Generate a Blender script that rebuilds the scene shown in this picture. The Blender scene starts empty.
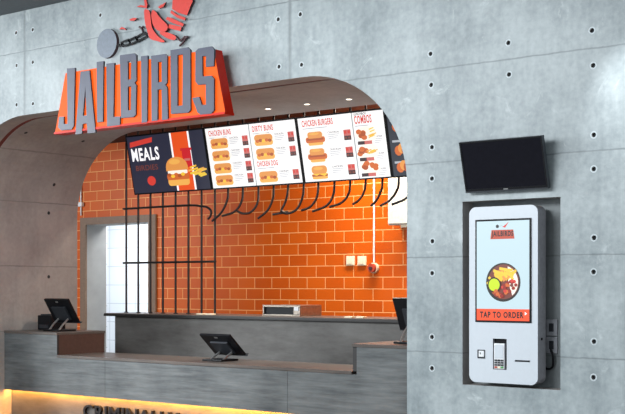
import bpy, bmesh, math, random
from mathutils import Vector, Matrix
random.seed(7)
S = bpy.context.scene
COL = S.collection
PI = math.pi

# ------------------------------------------------------------------ camera frame
# X runs along the shop front, Y goes into the shop, Z is up.  Front wall face is Y = 0.
FPX = 1200.0
TH = math.radians(38.07)
SN, CS = math.sin(TH), math.cos(TH)
CAMZ = 1.5
D0 = 9.92
CX, CY = SN * D0, -CS * D0


def at(px, py, Y):
    """where the sight line of an image point meets the vertical plane at depth Y -> (X, Y, Z)"""
    u = (px - 312.5) / FPX
    v = (285.0 - py) / FPX
    dx, dy = -SN + u * CS, CS + u * SN
    t = (Y - CY) / dy
    return Vector((CX + t * dx, Y, CAMZ + t * v))


def ax(px, Y):
    return at(px, 285, Y).x


def xz(px, py, Y):
    p = at(px, py, Y)
    return (p.x, p.z)


# ------------------------------------------------------------------ colour and materials
def lin(r, g, b):
    def f(c):
        c /= 255.0
        return c / 12.92 if c <= 0.04045 else ((c + 0.055) / 1.055) ** 2.4
    return (f(r), f(g), f(b), 1.0)


def new_mat(name):
    m = bpy.data.materials.new(name)
    m.use_nodes = True
    nt = m.node_tree
    return m, nt, nt.nodes['Principled BSDF']


def N(nt, t, **kw):
    n = nt.nodes.new(t)
    for k, v in kw.items():
        setattr(n, k, v)
    return n


def simple(name, col, rough=0.5, metal=0.0, noise=0.06, scale=30.0, bump=0.0, coat=0.0, spec=None):
    m, nt, b = new_mat(name)
    if spec is not None:
        b.inputs['Specular IOR Level'].default_value = spec
    tc = N(nt, 'ShaderNodeTexCoord')
    nz = N(nt, 'ShaderNodeTexNoise')
    nz.inputs['Scale'].default_value = scale
    nz.inputs['Detail'].default_value = 4
    nt.links.new(tc.outputs['Object'], nz.inputs['Vector'])
    rp = N(nt, 'ShaderNodeValToRGB')
    rp.color_ramp.elements[0].position = 0.3
    rp.color_ramp.elements[1].position = 0.7
    rp.color_ramp.elements[0].color = tuple(max(0, c * (1 - noise * 2)) for c in col[:3]) + (1,)
    rp.color_ramp.elements[1].color = tuple(min(1, c * (1 + noise * 2)) for c in col[:3]) + (1,)
    nt.links.new(nz.outputs['Fac'], rp.inputs['Fac'])
    nt.links.new(rp.outputs['Color'], b.inputs['Base Color'])
    b.inputs['Roughness'].default_value = rough
    b.inputs['Metallic'].default_value = metal
    if coat:
        b.inputs['Coat Weight'].default_value = coat
        b.inputs['Coat Roughness'].default_value = 0.1
    if bump:
        bp = N(nt, 'ShaderNodeBump')
        bp.inputs['Strength'].default_value = bump
        nt.links.new(nz.outputs['Fac'], bp.inputs['Height'])
        nt.links.new(bp.outputs['Normal'], b.inputs['Normal'])
    return m


def glow(name, col, strength=1.0, rough=0.4):
    """surface of a lit screen or lamp"""
    m, nt, b = new_mat(name)
    b.inputs['Base Color'].default_value = tuple(c * 0.25 for c in col[:3]) + (1,)
    b.inputs['Emission Color'].default_value = col
    b.inputs['Emission Strength'].default_value = strength
    b.inputs['Roughness'].default_value = rough
    return m


def math_node(nt, op, a, b=None):
    n = N(nt, 'ShaderNodeMath', operation=op)
    for i, v in enumerate((a, b)):
        if v is None:
            continue
        if hasattr(v, 'links'):
            nt.links.new(v, n.inputs[i])
        else:
            n.inputs[i].default_value = v
    return n.outputs[0]


def concrete(name, dark, light, zj=(), xj=(), pale=None, rough=0.55, stain=0.5):
    m, nt, b = new_mat(name)
    geo = N(nt, 'ShaderNodeNewGeometry')
    pos = geo.outputs['Position']
    sep = N(nt, 'ShaderNodeSeparateXYZ')
    nt.links.new(pos, sep.inputs[0])
    n1 = N(nt, 'ShaderNodeTexNoise')
    n1.inputs['Scale'].default_value = 1.3
    n1.inputs['Detail'].default_value = 8
    n1.inputs['Roughness'].default_value = 0.62
    nt.links.new(pos, n1.inputs['Vector'])
    mp = N(nt, 'ShaderNodeMapping')
    mp.inputs['Scale'].default_value = (7.0, 7.0, 1.1)
    nt.links.new(pos, mp.inputs['Vector'])
    n2 = N(nt, 'ShaderNodeTexNoise')
    n2.inputs['Scale'].default_value = 1.0
    n2.inputs['Detail'].default_value = 6
    n2.inputs['Roughness'].default_value = 0.6
    nt.links.new(mp.outputs[0], n2.inputs['Vector'])
    n3 = N(nt, 'ShaderNodeTexNoise')
    n3.inputs['Scale'].default_value = 22
    n3.inputs['Detail'].default_value = 5
    nt.links.new(pos, n3.inputs['Vector'])
    f = math_node(nt, 'ADD', math_node(nt, 'MULTIPLY', n1.outputs['Fac'], 0.55),
                  math_node(nt, 'ADD', math_node(nt, 'MULTIPLY', n2.outputs['Fac'], 0.25),
                            math_node(nt, 'MULTIPLY', n3.outputs['Fac'], 0.2)))
    rp = N(nt, 'ShaderNodeValToRGB')
    rp.color_ramp.elements[0].position = 0.36
    rp.color_ramp.elements[1].position = 0.64
    rp.color_ramp.elements[0].color = dark
    rp.color_ramp.elements[1].color = light
    nt.links.new(f, rp.inputs['Fac'])
    col = rp.outputs['Color']
    # pale patches of laitance with ragged edges
    if pale:
        n4 = N(nt, 'ShaderNodeTexNoise')
        n4.inputs['Scale'].default_value = 3.1
        n4.inputs['Detail'].default_value = 9
        n4.inputs['Roughness'].default_value = 0.7
        n4.inputs['Distortion'].default_value = 1.2
        nt.links.new(pos, n4.inputs['Vector'])
        r4 = N(nt, 'ShaderNodeValToRGB')
        r4.color_ramp.elements[0].position = 0.6
        r4.color_ramp.elements[1].position = 0.72
        r4.color_ramp.elements[0].color = (0, 0, 0, 1)
        r4.color_ramp.elements[1].color = (stain, stain, stain, 1)
        nt.links.new(n4.outputs['Fac'], r4.inputs['Fac'])
        mx = N(nt, 'ShaderNodeMixRGB')
        mx.inputs['Color2'].default_value = pale
        nt.links.new(r4.outputs['Color'], mx.inputs['Fac'])
        nt.links.new(col, mx.inputs['Color1'])
        col = mx.outputs[0]
    # formwork joints
    wob = N(nt, 'ShaderNodeTexNoise')
    wob.inputs['Scale'].default_value = 9
    wob.inputs['Detail'].default_value = 3
    nt.links.new(pos, wob.inputs['Vector'])
    jit = math_node(nt, 'MULTIPLY', math_node(nt, 'SUBTRACT', wob.outputs['Fac'], 0.5), 0.016)
    dist = None
    for lst, comp, wid in ((zj, 'Z', 1.0), (xj, 'X', 0.32)):
        for c in lst:
            d = math_node(nt, 'ABSOLUTE', math_node(nt, 'SUBTRACT', math_node(nt, 'ADD', sep.outputs[comp], jit), c))
            d = math_node(nt, 'MULTIPLY', d, wid)
            dist = d if dist is None else math_node(nt, 'MINIMUM', dist, d)
    hgt = n3.outputs['Fac']
    if dist is not None:
        w2 = math_node(nt, 'MULTIPLY', wob.outputs['Fac'], 0.009)
        mk = math_node(nt, 'LESS_THAN', dist, w2)
        soft = N(nt, 'ShaderNodeMapRange')
        soft.inputs['From Min'].default_value = 0.0
        soft.inputs['From Max'].default_value = 0.009
        soft.inputs['To Min'].default_value = 0.6
        soft.inputs['To Max'].default_value = 0.0
        nt.links.new(dist, soft.inputs['Value'])
        mx = N(nt, 'ShaderNodeMixRGB')
        mx.inputs['Color2'].default_value = tuple(c * 0.38 for c in dark[:3]) + (1,)
        nt.links.new(math_node(nt, 'MULTIPLY', soft.outputs[0], math_node(nt, 'MULTIPLY', n1.outputs['Fac'], 1.7)), mx.inputs['Fac'])
        nt.links.new(col, mx.inputs['Color1'])
        col = mx.outputs[0]
        hgt = math_node(nt, 'SUBTRACT', hgt, math_node(nt, 'MULTIPLY', soft.outputs[0], 0.8))
    nt.links.new(col, b.inputs['Base Color'])
    b.inputs['Roughness'].default_value = rough
    bp = N(nt, 'ShaderNodeBump')
    bp.inputs['Strength'].default_value = 0.12
    bp.inputs['Distance'].default_value = 0.02
    nt.links.new(hgt, bp.inputs['Height'])
    nt.links.new(bp.outputs['Normal'], b.inputs['Normal'])
    return m


def tiles(name, c1, c2, grout, w, h, gap=0.005, rough=0.25, zoff=0.0, xoff=0.0, offset=0.5):
    m, nt, b = new_mat(name)
    geo = N(nt, 'ShaderNodeNewGeometry')
    sep = N(nt, 'ShaderNodeSeparateXYZ')
    nt.links.new(geo.outputs['Position'], sep.inputs[0])
    cmb = N(nt, 'ShaderNodeCombineXYZ')
    hx = math_node(nt, 'ADD', sep.outputs['X'], sep.outputs['Y'])
    nt.links.new(math_node(nt, 'ADD', hx, 20 * w + xoff), cmb.inputs[0])
    nt.links.new(math_node(nt, 'ADD', sep.outputs['Z'], zoff), cmb.inputs[1])
    br = N(nt, 'ShaderNodeTexBrick')
    br.offset = offset
    br.inputs['Color1'].default_value = c1
    br.inputs['Color2'].default_value = c2
    br.inputs['Mortar'].default_value = grout
    br.inputs['Scale'].default_value = 1.0
    br.inputs['Mortar Size'].default_value = gap
    br.inputs['Mortar Smooth'].default_value = 0.1
    br.inputs['Brick Width'].default_value = w
    br.inputs['Row Height'].default_value = h
    nt.links.new(cmb.outputs[0], br.inputs['Vector'])
    nt.links.new(br.outputs['Color'], b.inputs['Base Color'])
    b.inputs['Specular IOR Level'].default_value = 0.2
    rr = math_node(nt, 'ADD', math_node(nt, 'MULTIPLY', br.outputs['Fac'], 0.5), rough)
    nt.links.new(rr, b.inputs['Roughness'])
    bp = N(nt, 'ShaderNodeBump')
    bp.inputs['Strength'].default_value = 0.4
    bp.inputs['Distance'].default_value = 0.004
    bp.invert = True
    nt.links.new(br.outputs['Fac'], bp.inputs['Height'])
    nt.links.new(bp.outputs['Normal'], b.inputs['Normal'])
    return m


def streaky(name, dark, light, rough=0.45, scale=(1.2, 1.2, 16.0)):
    """grey stone-look laminate with sideways streaks"""
    m, nt, b = new_mat(name)
    geo = N(nt, 'ShaderNodeNewGeometry')
    mp = N(nt, 'ShaderNodeMapping')
    mp.inputs['Scale'].default_value = scale
    nt.links.new(geo.outputs['Position'], mp.inputs['Vector'])
    n1 = N(nt, 'ShaderNodeTexNoise')
    n1.inputs['Scale'].default_value = 1.6
    n1.inputs['Detail'].default_value = 9
    n1.inputs['Roughness'].default_value = 0.7
    nt.links.new(mp.outputs[0], n1.inputs['Vector'])
    n2 = N(nt, 'ShaderNodeTexNoise')
    n2.inputs['Scale'].default_value = 2.2
    n2.inputs['Detail'].default_value = 6
    nt.links.new(geo.outputs['Position'], n2.inputs['Vector'])
    f = math_node(nt, 'ADD', math_node(nt, 'MULTIPLY', n1.outputs['Fac'], 0.6), math_node(nt, 'MULTIPLY', n2.outputs['Fac'], 0.4))
    rp = N(nt, 'ShaderNodeValToRGB')
    rp.color_ramp.elements[0].position = 0.36
    rp.color_ramp.elements[1].position = 0.64
    rp.color_ramp.elements[0].color = dark
    rp.color_ramp.elements[1].color = light
    nt.links.new(f, rp.inputs['Fac'])
    nt.links.new(rp.outputs['Color'], b.inputs['Base Color'])
    b.inputs['Roughness'].default_value = rough
    b.inputs['Specular IOR Level'].default_value = .3
    return m


ZJ = (0.265, 0.985, 1.712, 2.436, 3.155, 3.88)
M = {}
M['wall'] = concrete('cast_concrete', lin(114, 125, 129), lin(174, 183, 185), ZJ, (-3.722, -0.241), lin(205, 213, 214), 0.5, 0.55)
M['vault'] = concrete('vault_concrete', lin(142, 138, 135), lin(174, 169, 165), (0.985, 1.712, 2.436, 2.97), (), lin(160, 156, 152), 0.6, 0.3)
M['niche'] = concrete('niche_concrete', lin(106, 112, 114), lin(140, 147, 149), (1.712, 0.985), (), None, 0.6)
M['hole'] = simple('tie_hole_plug', lin(44, 50, 54), 0.8)
M['rim'] = simple('tie_hole_rim', lin(186, 196, 199), 0.7)
M['groove'] = simple('groove_red_brown_strip', lin(112, 50, 42), 0.7)  # red-brown colour of the groove line behind the front slab
M['ceil'] = simple('dark_ceiling_paint', lin(92, 98, 102), 0.8)
M['kceil'] = simple('kitchen_ceiling_paint', lin(62, 40, 34), 0.85)
M['floor'] = simple('polished_screed', lin(132, 130, 126), 0.35, scale=3)
M['orange_tile'] = tiles('orange_brick_tile', lin(208, 92, 12), lin(194, 80, 8), lin(238, 172, 112), 0.279, 0.1365, 0.005, 0.42, zoff=-.09)
M['white_tile'] = tiles('white_wall_tile', lin(232, 236, 240), lin(228, 233, 238), lin(196, 202, 208), 0.6, 0.3, 0.006, 0.2, offset=0.0)
M['plaster'] = simple('grey_plaster', lin(150, 150, 148), 0.7, noise=.04, scale=5)
M['casing'] = simple('brown_door_casing', lin(116, 88, 66), 0.55)
M['lam'] = streaky('grey_stone_laminate', lin(64, 68, 70), lin(111, 115, 116))
M['lam_dark'] = streaky('dark_stone_laminate', lin(76, 74, 72), lin(106, 105, 103), .5, (1.2, 1.2, 5.0))
M['top'] = streaky('brown_worktop', lin(74, 68, 65), lin(100, 93, 88), 0.35)
M['edge'] = simple('black_edging', lin(34, 32, 32), 0.5)
M['brown'] = simple('dark_brown_side_panel', lin(74, 50, 42), 0.5)
M['bar'] = simple('black_painted_steel', lin(34, 28, 27), 0.45, 0.3)
M['black'] = simple('black_plastic', lin(17, 18, 22), 0.4, spec=.2)
M['darkgrey'] = simple('dark_grey_plastic', lin(44, 47, 52), 0.5, spec=.3)
M['silver'] = simple('brushed_silver', lin(190, 192, 192), 0.3, 0.85)
M['steel'] = simple('stainless_steel', lin(150, 140, 130), 0.35, 0.9)
M['white'] = simple('white_plastic', lin(226, 229, 232), 0.4)
M['kiosk'] = simple('white_powder_coat', lin(199, 206, 213), 0.4, noise=0.008)
M['kiosk_side'] = simple('grey_kiosk_side', lin(150, 152, 158), 0.4)
M['tvscreen'] = simple('switched_off_screen', lin(20, 20, 27), 0.2, spec=.12)
M['tvframe'] = simple('tv_bezel', lin(50, 54, 60), 0.35)
M['sign_face'] = simple('orange_sign_face', lin(240, 88, 4), 0.5, noise=0.02, spec=.15)
M['sign_red'] = simple('red_sign_edge', lin(196, 34, 12), 0.45, noise=0.02, spec=.2)
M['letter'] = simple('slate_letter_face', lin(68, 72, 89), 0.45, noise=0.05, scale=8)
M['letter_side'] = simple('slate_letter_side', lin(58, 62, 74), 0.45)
M['emblem_red'] = simple('emblem_red', lin(208, 52, 40), 0.5, noise=0.03)
M['emblem_dark'] = simple('emblem_dark_edge', lin(64, 36, 42), 0.5)
M['ball'] = simple('emblem_ball_grey', lin(112, 122, 134), 0.45)
M['alarm'] = simple('red_alarm_plastic', lin(170, 62, 38), 0.45)
M['cream'] = simple('cream_switch_plate', lin(238, 224, 196), 0.4)
M['rail_red'] = simple('lamp_glass', lin(120, 120, 120), 0.2)
M['led'] = glow('warm_led', lin(255, 174, 78), 85.0)
M['spot'] = glow('downlight_glow', lin(255, 240, 215), 7.0)
E = {}
for nm, c, s in (('white', (250, 248, 247), 1.0), ('navy', (44, 46, 66), .8), ('slate', (52, 56, 66), .8), ('orange', (236, 84, 26), .9), ('red', (214, 62, 52), .9),
                 ('pink', (206, 110, 104), .9), ('dark', (60, 44, 46), .9), ('grey', (176, 180, 186), .9), ('ink', (84, 86, 92), .9),
                 ('bun', (226, 150, 74), .95), ('bun2', (240, 176, 84), .95), ('patty', (176, 84, 40), .9), ('cheese', (246, 196, 60), .95), ('crumb', (206, 104, 46), .95),
                 ('cream', (252, 244, 230), .95), ('fries', (238, 200, 66), .95), ('cyan', (196, 220, 228), .85), ('bar', (238, 82, 40), .95), ('lime', (196, 222, 30), .95),
                 ('bowl', (40, 36, 32), .9), ('chili', (150, 40, 30), .9), ('bright', (252, 250, 252), 1.0), ('black', (26, 22, 24), .9), ('cup', (206, 30, 40), .9), ('line', (150, 156, 160), .9), ('maroon', (120, 62, 52), .9), ('logo', (188, 74, 50), .9)):
    E[nm] = glow('screen_' + nm, lin(*c), s)


# ------------------------------------------------------------------ object helpers
def link(o, parent=None):
    COL.objects.link(o)
    if parent is not None:
        o.parent = parent
    return o


def tag(o, label, cat, group=None, kind=None):
    o['label'] = label
    o['category'] = cat
    if group:
        o['group'] = group
    if kind:
        o['kind'] = kind
    return o


def thing(name, label, cat, loc=(0, 0, 0), rot=(0, 0, 0), group=None):
    o = bpy.data.objects.new(name, None)
    o.empty_display_size = 0.1
    o.location = loc
    o.rotation_euler = rot
    link(o)
    return tag(o, label, cat, group)


class MB:
    """collects shapes into one mesh"""
    def __init__(self):
        self.v, self.f, self.m, self.mats, self.sm = [], [], [], [], []

    def mi(self, mat):
        if mat not in self.mats:
            self.mats.append(mat)
        return self.mats.index(mat)

    def add(self, verts, faces, mat, smooth=False):
        b = len(self.v)
        self.v += [Vector(p) for p in verts]
        self.f += [tuple(b + i for i in f) for f in faces]
        self.m += [self.mi(mat)] * len(faces)
        self.sm += [smooth] * len(faces)
        return self

    def addmesh(self, me, mat, M4=None, side=None):
        """me: bpy mesh; faces whose normal lies along Y get mat, the rest side"""
        b = len(self.v)
        vs = [v.co.copy() for v in me.vertices]
        for p in me.polygons:
            self.f.append(tuple(b + i for i in p.vertices))
            mm = mat if side is None or abs(p.normal.y) > 0.8 else side
            self.m.append(self.mi(mm))
            self.sm.append(False)
        self.v += [(M4 @ v if M4 else v) for v in vs]
        bpy.data.meshes.remove(me)
        return self

    def box(self, a, b, mat, bev=0.0):
        x0, x1 = sorted((a[0], b[0])); y0, y1 = sorted((a[1], b[1])); z0, z1 = sorted((a[2], b[2]))
        bm = bmesh.new()
        bmesh.ops.create_cube(bm, size=1.0)
        for v in bm.verts:
            v.co = Vector((x0 + (v.co.x + .5) * (x1 - x0), y0 + (v.co.y + .5) * (y1 - y0), z0 + (v.co.z + .5) * (z1 - z0)))
        if bev:
            bmesh.ops.bevel(bm, geom=bm.edges[:], offset=bev, segments=2, affect='EDGES', profile=0.6)
        bm.verts.index_update()
        self.add([v.co.copy() for v in bm.verts], [[v.index for v in f.verts] for f in bm.faces], mat)
        bm.free()
        return self

    def tube(self, pts, r, mat, n=10, caps=True):
        pts = [Vector(p) for p in pts]
        rings = []
        up = None
        for i, p in enumerate(pts):
            t = ((pts[min(i + 1, len(pts) - 1)] - pts[max(i - 1, 0)])).normalized()
            if up is None:
                up = Vector((0, 1, 0)) if abs(t.y) < 0.9 else Vector((1, 0, 0))
            a = (up - t * up.dot(t)).normalized()
            bb = t.cross(a)
            up = a
            rings.append([p + r * (math.cos(2 * PI * k / n) * a + math.sin(2 * PI * k / n) * bb) for k in range(n)])
        vs = [q for rg in rings for q in rg]
        fs = []
        for i in range(len(rings) - 1):
            for k in range(n):
                fs.append((i * n + k, i * n + (k + 1) % n, (i + 1) * n + (k + 1) % n, (i + 1) * n + k))
        self.add(vs, fs, mat, True)
        if caps:
            self.add(rings[0][::-1], [tuple(range(n))], mat)
            self.add(rings[-1], [tuple(range(n))], mat)
        return self

    def plate(self, loops, y0, y1, mat, side=None, bev=0.0):
        return self.addmesh(plate_mesh(loops, y0, y1, bev), mat, None, side)

    def poly(self, pts, y, mat):
        """flat printed mark facing the viewer side (-Y)"""
        vs = [(p[0], y, p[1]) for p in pts]
        area = sum(pts[i][0] * pts[(i + 1) % len(pts)][1] - pts[(i + 1) % len(pts)][0] * pts[i][1] for i in range(len(pts)))
        idx = list(range(len(vs)))
        if area < 0:
            idx.reverse()
        return self.add(vs, [tuple(idx)], mat)

    def ell(self, cx, cz, rx, rz, y, mat, n=20, a0=0.0, a1=2 * PI):
        full = abs(a1 - a0 - 2 * PI) < 1e-6
        k = n if full else n + 1
        return self.poly([(cx + rx * math.cos(a0 + (a1 - a0) * i / n), cz + rz * math.sin(a0 + (a1 - a0) * i / n)) for i in range(k)], y, mat)

    def rect(self, x0, z0, x1, z1, y, mat):
        return self.poly([(x0, z0), (x1, z0), (x1, z1), (x0, z1)], y, mat)

    def text(self, body, x, z, w, h, y, mat, depth=0.0, bold=0.0, side=None):
        """lettering with lower left corner at (x, z), squeezed into w x h, front at y"""
        me = text_mesh(body, w, h, depth, bold)
        for v in me.vertices:
            v.co = Vector((v.co.x + x, y + (depth if depth else 0) + v.co.y, v.co.z + z))
        return self.addmesh(me, mat, None, side)

    def build(self, name, parent=None, bevel=0.0):
        me = bpy.data.meshes.new(name)
        me.from_pydata([tuple(v) for v in self.v], [], self.f)
        for m in self.mats:
            me.materials.append(m)
        me.polygons.foreach_set('material_index', self.m)
        me.polygons.foreach_set('use_smooth', self.sm)
        me.update()
        o = bpy.data.objects.new(name, me)
        link(o, parent)
        if bevel:
            md = o.modifiers.new('edge', 'BEVEL')
            md.width = bevel
            md.segments = 2
            md.limit_method = 'ANGLE'
            md.angle_limit = math.radians(50)
        return o


def curve_to_mesh(cu):
    o = bpy.data.objects.new('tmp_shape', cu)
    COL.objects.link(o)
    dg = bpy.context.evaluated_depsgraph_get()
    dg.update()
    me = bpy.data.meshes.new_from_object(o.evaluated_get(dg))
    bpy.data.objects.remove(o)
    bpy.data.curves.remove(cu)
    return me


def plate_mesh(loops, y0, y1, bev=0.0):
    cu = bpy.data.curves.new('tmp_shape', 'CURVE')
    cu.dimensions = '2D'
    cu.fill_mode = 'BOTH'
    d = abs(y1 - y0)
    cu.extrude = max(d / 2 - bev, 0)
    cu.bevel_depth = bev
    cu.bevel_resolution = 2
    if bev:
        cu.offset = -bev
    for lp in loops:
        sp = cu.splines.new('POLY')
        sp.points.add(len(lp) - 1)
        for p, q in zip(sp.points, lp):
            p.co = (q[0], q[1], 0, 1)
        sp.use_cyclic_u = True
    me = curve_to_mesh(cu)
    ym = (y0 + y1) / 2
    for v in me.vertices:
        x, y, z = v.co
        v.co = Vector((x, ym - z, y))
    me.update()
    return me


def text_mesh(body, w, h, depth=0.0, bold=0.0):
    cu = bpy.data.curves.new('tmp_text', 'FONT')
    cu.body = body
    cu.size = 1.0
    cu.offset = bold
    cu.extrude = 0.5 if depth else 0.0
    cu.resolution_u = 3
    if bold:
        cu.space_character = 1.0 + bold * 5
    me = curve_to_mesh(cu)
    xs = [v.co.x for v in me.vertices]; ys = [v.co.y for v in me.vertices]
    x0, x1, y0, y1 = min(xs), max(xs), min(ys), max(ys)
    for v in me.vertices:
        x, y, z = v.co
        v.co = Vector(((x - x0) / (x1 - x0) * w, -z * depth - depth / 2 if depth else 0.0, (y - y0) / (y1 - y0) * h))
    me.update()
    return me


def circle(cx, cz, r, n=16):
    return [(cx + r * math.cos(2 * PI * i / n), cz + r * math.sin(2 * PI * i / n)) for i in range(n)]


def rrect(x0, z0, x1, z1, r, n=5):
    out = []
    for cx, cz, a in ((x1 - r, z0 + r, -PI / 2), (x1 - r, z1 - r, 0), (x0 + r, z1 - r, PI / 2), (x0 + r, z0 + r, PI)):
        for i in range(n + 1):
            t = a + PI / 2 * i / n
            out.append((cx + r * math.cos(t), cz + r * math.sin(t)))
    return out


def spline(pts, n=6):
    pts = [Vector(p) for p in pts]
    P = [pts[0] * 2 - pts[1]] + pts + [pts[-1] * 2 - pts[-2]]
    out = []
    for i in range(1, len(P) - 2):
        for k in range(n):
            t = k / n
            a, b, c, d = P[i - 1], P[i], P[i + 1], P[i + 2]
            out.append(0.5 * ((2 * b) + (c - a) * t + (2 * a - 5 * b + 4 * c - d) * t * t + (3 * b - a - 3 * c + d) * t ** 3))
    out.append(pts[-1])
    return out


# ------------------------------------------------------------------ the shell of the place
AX0, AX1 = -4.77, 0.935          # opening in the front wall
CROWN, SPRING, RX = 3.23, 2.28, 1.02
RZ = CROWN - SPRING
TUN = 1.60                       # depth of the vaulted opening


def arch(off=0.0, n=18):
    """arch outline from bottom right over the crown to bottom left"""
    p = [(AX1 + off, 0.0)]
    for i in range(n + 1):
        a = PI / 2 * i / n
        p.append((AX1 - RX + (RX + off) * math.cos(a), SPRING + (RZ + off) * math.sin(a)))
    for i in range(n + 1):
        a = PI / 2 + PI / 2 * i / n
        p.append((AX0 + RX + (RX + off) * math.cos(a), SPRING + (RZ + off) * math.sin(a)))
    p.append((AX0 - off, 0.0))
    return p


NX0, NX1 = ax(462.5, 0), ax(560.5, 0)
NZ0, NZ1 = at(462.5, 384.5, 0).z, at(560.5, 196.8, 0).z
tie = [(16.1, 32.8), (32.8, 29.7), (16.6, 65.5), (32.8, 62.2), (16.6, 104.8), (33, 103.7), (100.4, 15.1),
       (278.3, 19.4), (300.4, 14.3), (279, 66.7), (301.6, 64.8), (430.6, 53.8), (431.2, 84.9), (508.4, 42.8), (509, 74.5),
       (592, 30.5), (593.2, 65.4), (593.8, 134.9), (593.8, 169), (594, 237.7), (593.6, 271.9), (594, 341.5), (593.5, 377.3),
       (432, 147.2), (432, 178.6), (432.4, 241.2), (432.2, 273.2), (432, 337), (432, 368.3)]
wl = MB()
outline = [(-7.2, 0.0)] + [(AX0, 0.0)] + arch()[::-1][1:-1] + [(AX1, 0.0), (3.6, 0.0), (3.6, 4.6), (-7.2, 4.6)]
loops = [outline, [(NX0, NZ0), (NX1, NZ0), (NX1, NZ1), (NX0, NZ1)]]
tz = [xz(px, py, 0) for px, py in tie]
RH = 0.017
for x, z in tz:
    loops.append(circle(x, z, RH))
wl.plate(loops, 0.0, 0.2, M['wall'], M['vault'])
for x, z in tz:
    wl.ell(x, z, RH * 1.02, RH * 1.02, 0.022, M['hole'], 16)
    k = 18
    ri = circle(x, z, RH, k); ro = circle(x, z, RH * 1.6, k)
    wl.add([(p[0], -0.0008, p[1]) for p in ri + ro], [(i, (i + 1) % k, k + (i + 1) % k, k + i) for i in range(k)], M['rim'])
o = wl.build('wall_front'); o['kind'] = 'structure'

# recess that takes the kiosk
NB = 0.15
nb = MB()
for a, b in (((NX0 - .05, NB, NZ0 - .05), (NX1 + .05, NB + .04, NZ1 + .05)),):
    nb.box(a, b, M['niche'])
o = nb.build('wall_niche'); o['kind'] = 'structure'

# vault behind the front wall
def sweep(name, off_in, off_out, y0, y1, mat):
    a, b = arch(off_in), arch(off_out)
    n = len(a)
    vs = [(p[0], y0, p[1]) for p in a] + [(p[0], y1, p[1]) for p in a] + [(p[0], y0, p[1]) for p in b] + [(p[0], y1, p[1]) for p in b]
    fs = []
    for i in range(n - 1):
        fs += [(i, i + 1, n + i + 1, n + i), (2 * n + i, 3 * n + i, 3 * n + i + 1, 2 * n + i + 1),
               (i, 2 * n + i, 2 * n + i + 1, i + 1), (n + i, n + i + 1, 3 * n + i + 1, 3 * n + i)]
    return MB().add(vs, fs, mat)


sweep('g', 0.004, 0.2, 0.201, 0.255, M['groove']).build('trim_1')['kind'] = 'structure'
vb = sweep('v', 0.0, 0.2, 0.255, TUN, M['vault'])


def on_vault(px, py):
    """follow a sight line until it leaves the opening outline; gives point and inward normal"""
    u = (px - 312.5) / FPX; v = (285 - py) / FPX
    d = Vector((-SN + u * CS, CS + u * SN, v)); c = Vector((CX, CY, CAMZ))
    t = 8.0
    while t < 20:
        p = c + d * t
        if p.y > 0.25:
            if p.x < AX0:
                return p, Vector((1, 0, 0))
            if p.z > SPRING and p.x < AX0 + RX:
                q = Vector(((p.x - AX0 - RX) / RX, (p.z - SPRING) / RZ))
                if q.length > 1:
                    return p, Vector((-q.x / RX, 0, -q.y / RZ)).normalized()
        t += 0.003
    return None


for px, py in ((83, 141), (54, 184.6), (48.6, 213), (48.6, 276.8), (25.8, 132.6)):
    r = on_vault(px, py)
    if r:
        p, nrm = r
        q = nrm.to_track_quat('Z', 'Y')
        vb.add([p + nrm * .003 + q @ Vector((.02 * math.cos(2 * PI * i / 14), .02 * math.sin(2 * PI * i / 14), 0)) for i in range(14)], [tuple(range(14))], M['hole'])
vb.build('ceiling_arch')['kind'] = 'structure'


def struct_box(name, a, b, mat):
    o = MB().box(a, b, mat).build(name)
    o['kind'] = 'structure'
    return o


struct_box('floor', (-10, -11, -0.1), (7.5, 7, 0), M['floor'])
struct_box('ceiling', (-7.2, -3.2, 4.295), (3.6, -0.002, 4.4), M['ceil'])
KB = 3.6                                   # kitchen back wall face
DX0, DX1, DZ = ax(87, KB), ax(149.5, KB), at(118, 223.5, KB).z
MB().plate([[(-9, 0), (DX0, 0), (DX0, DZ), (DX1, DZ), (DX1, 0), (2.2, 0), (2.2, 3.6), (-9, 3.6)]], KB, KB + 0.36, M['orange_tile'], M['plaster']).build('wall_back')['kind'] = 'structure'
struct_box('ceiling_kitchen', (-9, TUN + .004, 3.47), (2.2, KB - .002, 3.57), M['kceil'])
struct_box('wall_left', (-9, TUN, 0), (-8.9, KB - .002, 3.465), M['orange_tile'])
struct_box('wall_right', (2.1, TUN, 0), (2.2, KB - .002, 3.465), M['orange_tile'])
# bright store room beyond the doorway
SB = 5.6
struct_box('wall_store_back', (-10, SB, 0), (-4, SB + .1, 3.0), M['white_tile'])
struct_box('wall_store_left', (-10, KB + .37, 0), (-9.9, SB - .002, 3.0), M['white_tile'])
struct_box('wall_store_right', (-4.1, KB + .37, 0), (-4, SB - .002, 3.0), M['white_tile'])
MB().plate([[(-9.9, 0), (DX0, 0), (DX0, DZ), (DX1, DZ), (DX1, 0), (-4.1, 0), (-4.1, 3.0), (-9.9, 3.0)]], KB + .362, KB + .38, M['white_tile']).build('wall_store_front')['kind'] = 'structure'
struct_box('ceiling_store', (-10, KB + .37, 3.0), (-4, SB + .1, 3.1), M['white'])
# doorway casing
dc = MB()
cw = 0.11
DXo, DXi = ax(81.6, KB), ax(157, KB)
dc.plate([[(DXo, 0), (DX0, 0), (DX0, DZ), (DX1, DZ), (DX1, 0), (DXi, 0), (DXi, DZ + .1), (DXo, DZ + .1)]], KB - .03, KB - .001, M['casing'])
o = dc.build('door_1'); o['kind'] = 'structure'

# ------------------------------------------------------------------ shop sign
SY = -0.21        # front of the board
sgn = thing('shop_sign', 'orange trapezoid sign board with raised slate capital letters above the arch', 'sign', (ax(145, SY), -0.05, at(145, 125, SY).z))
off = Vector(sgn.location)


def sub(pts, o=off):
    return [(p[0] - o.x, p[1] - o.z) for p in pts]


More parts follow.
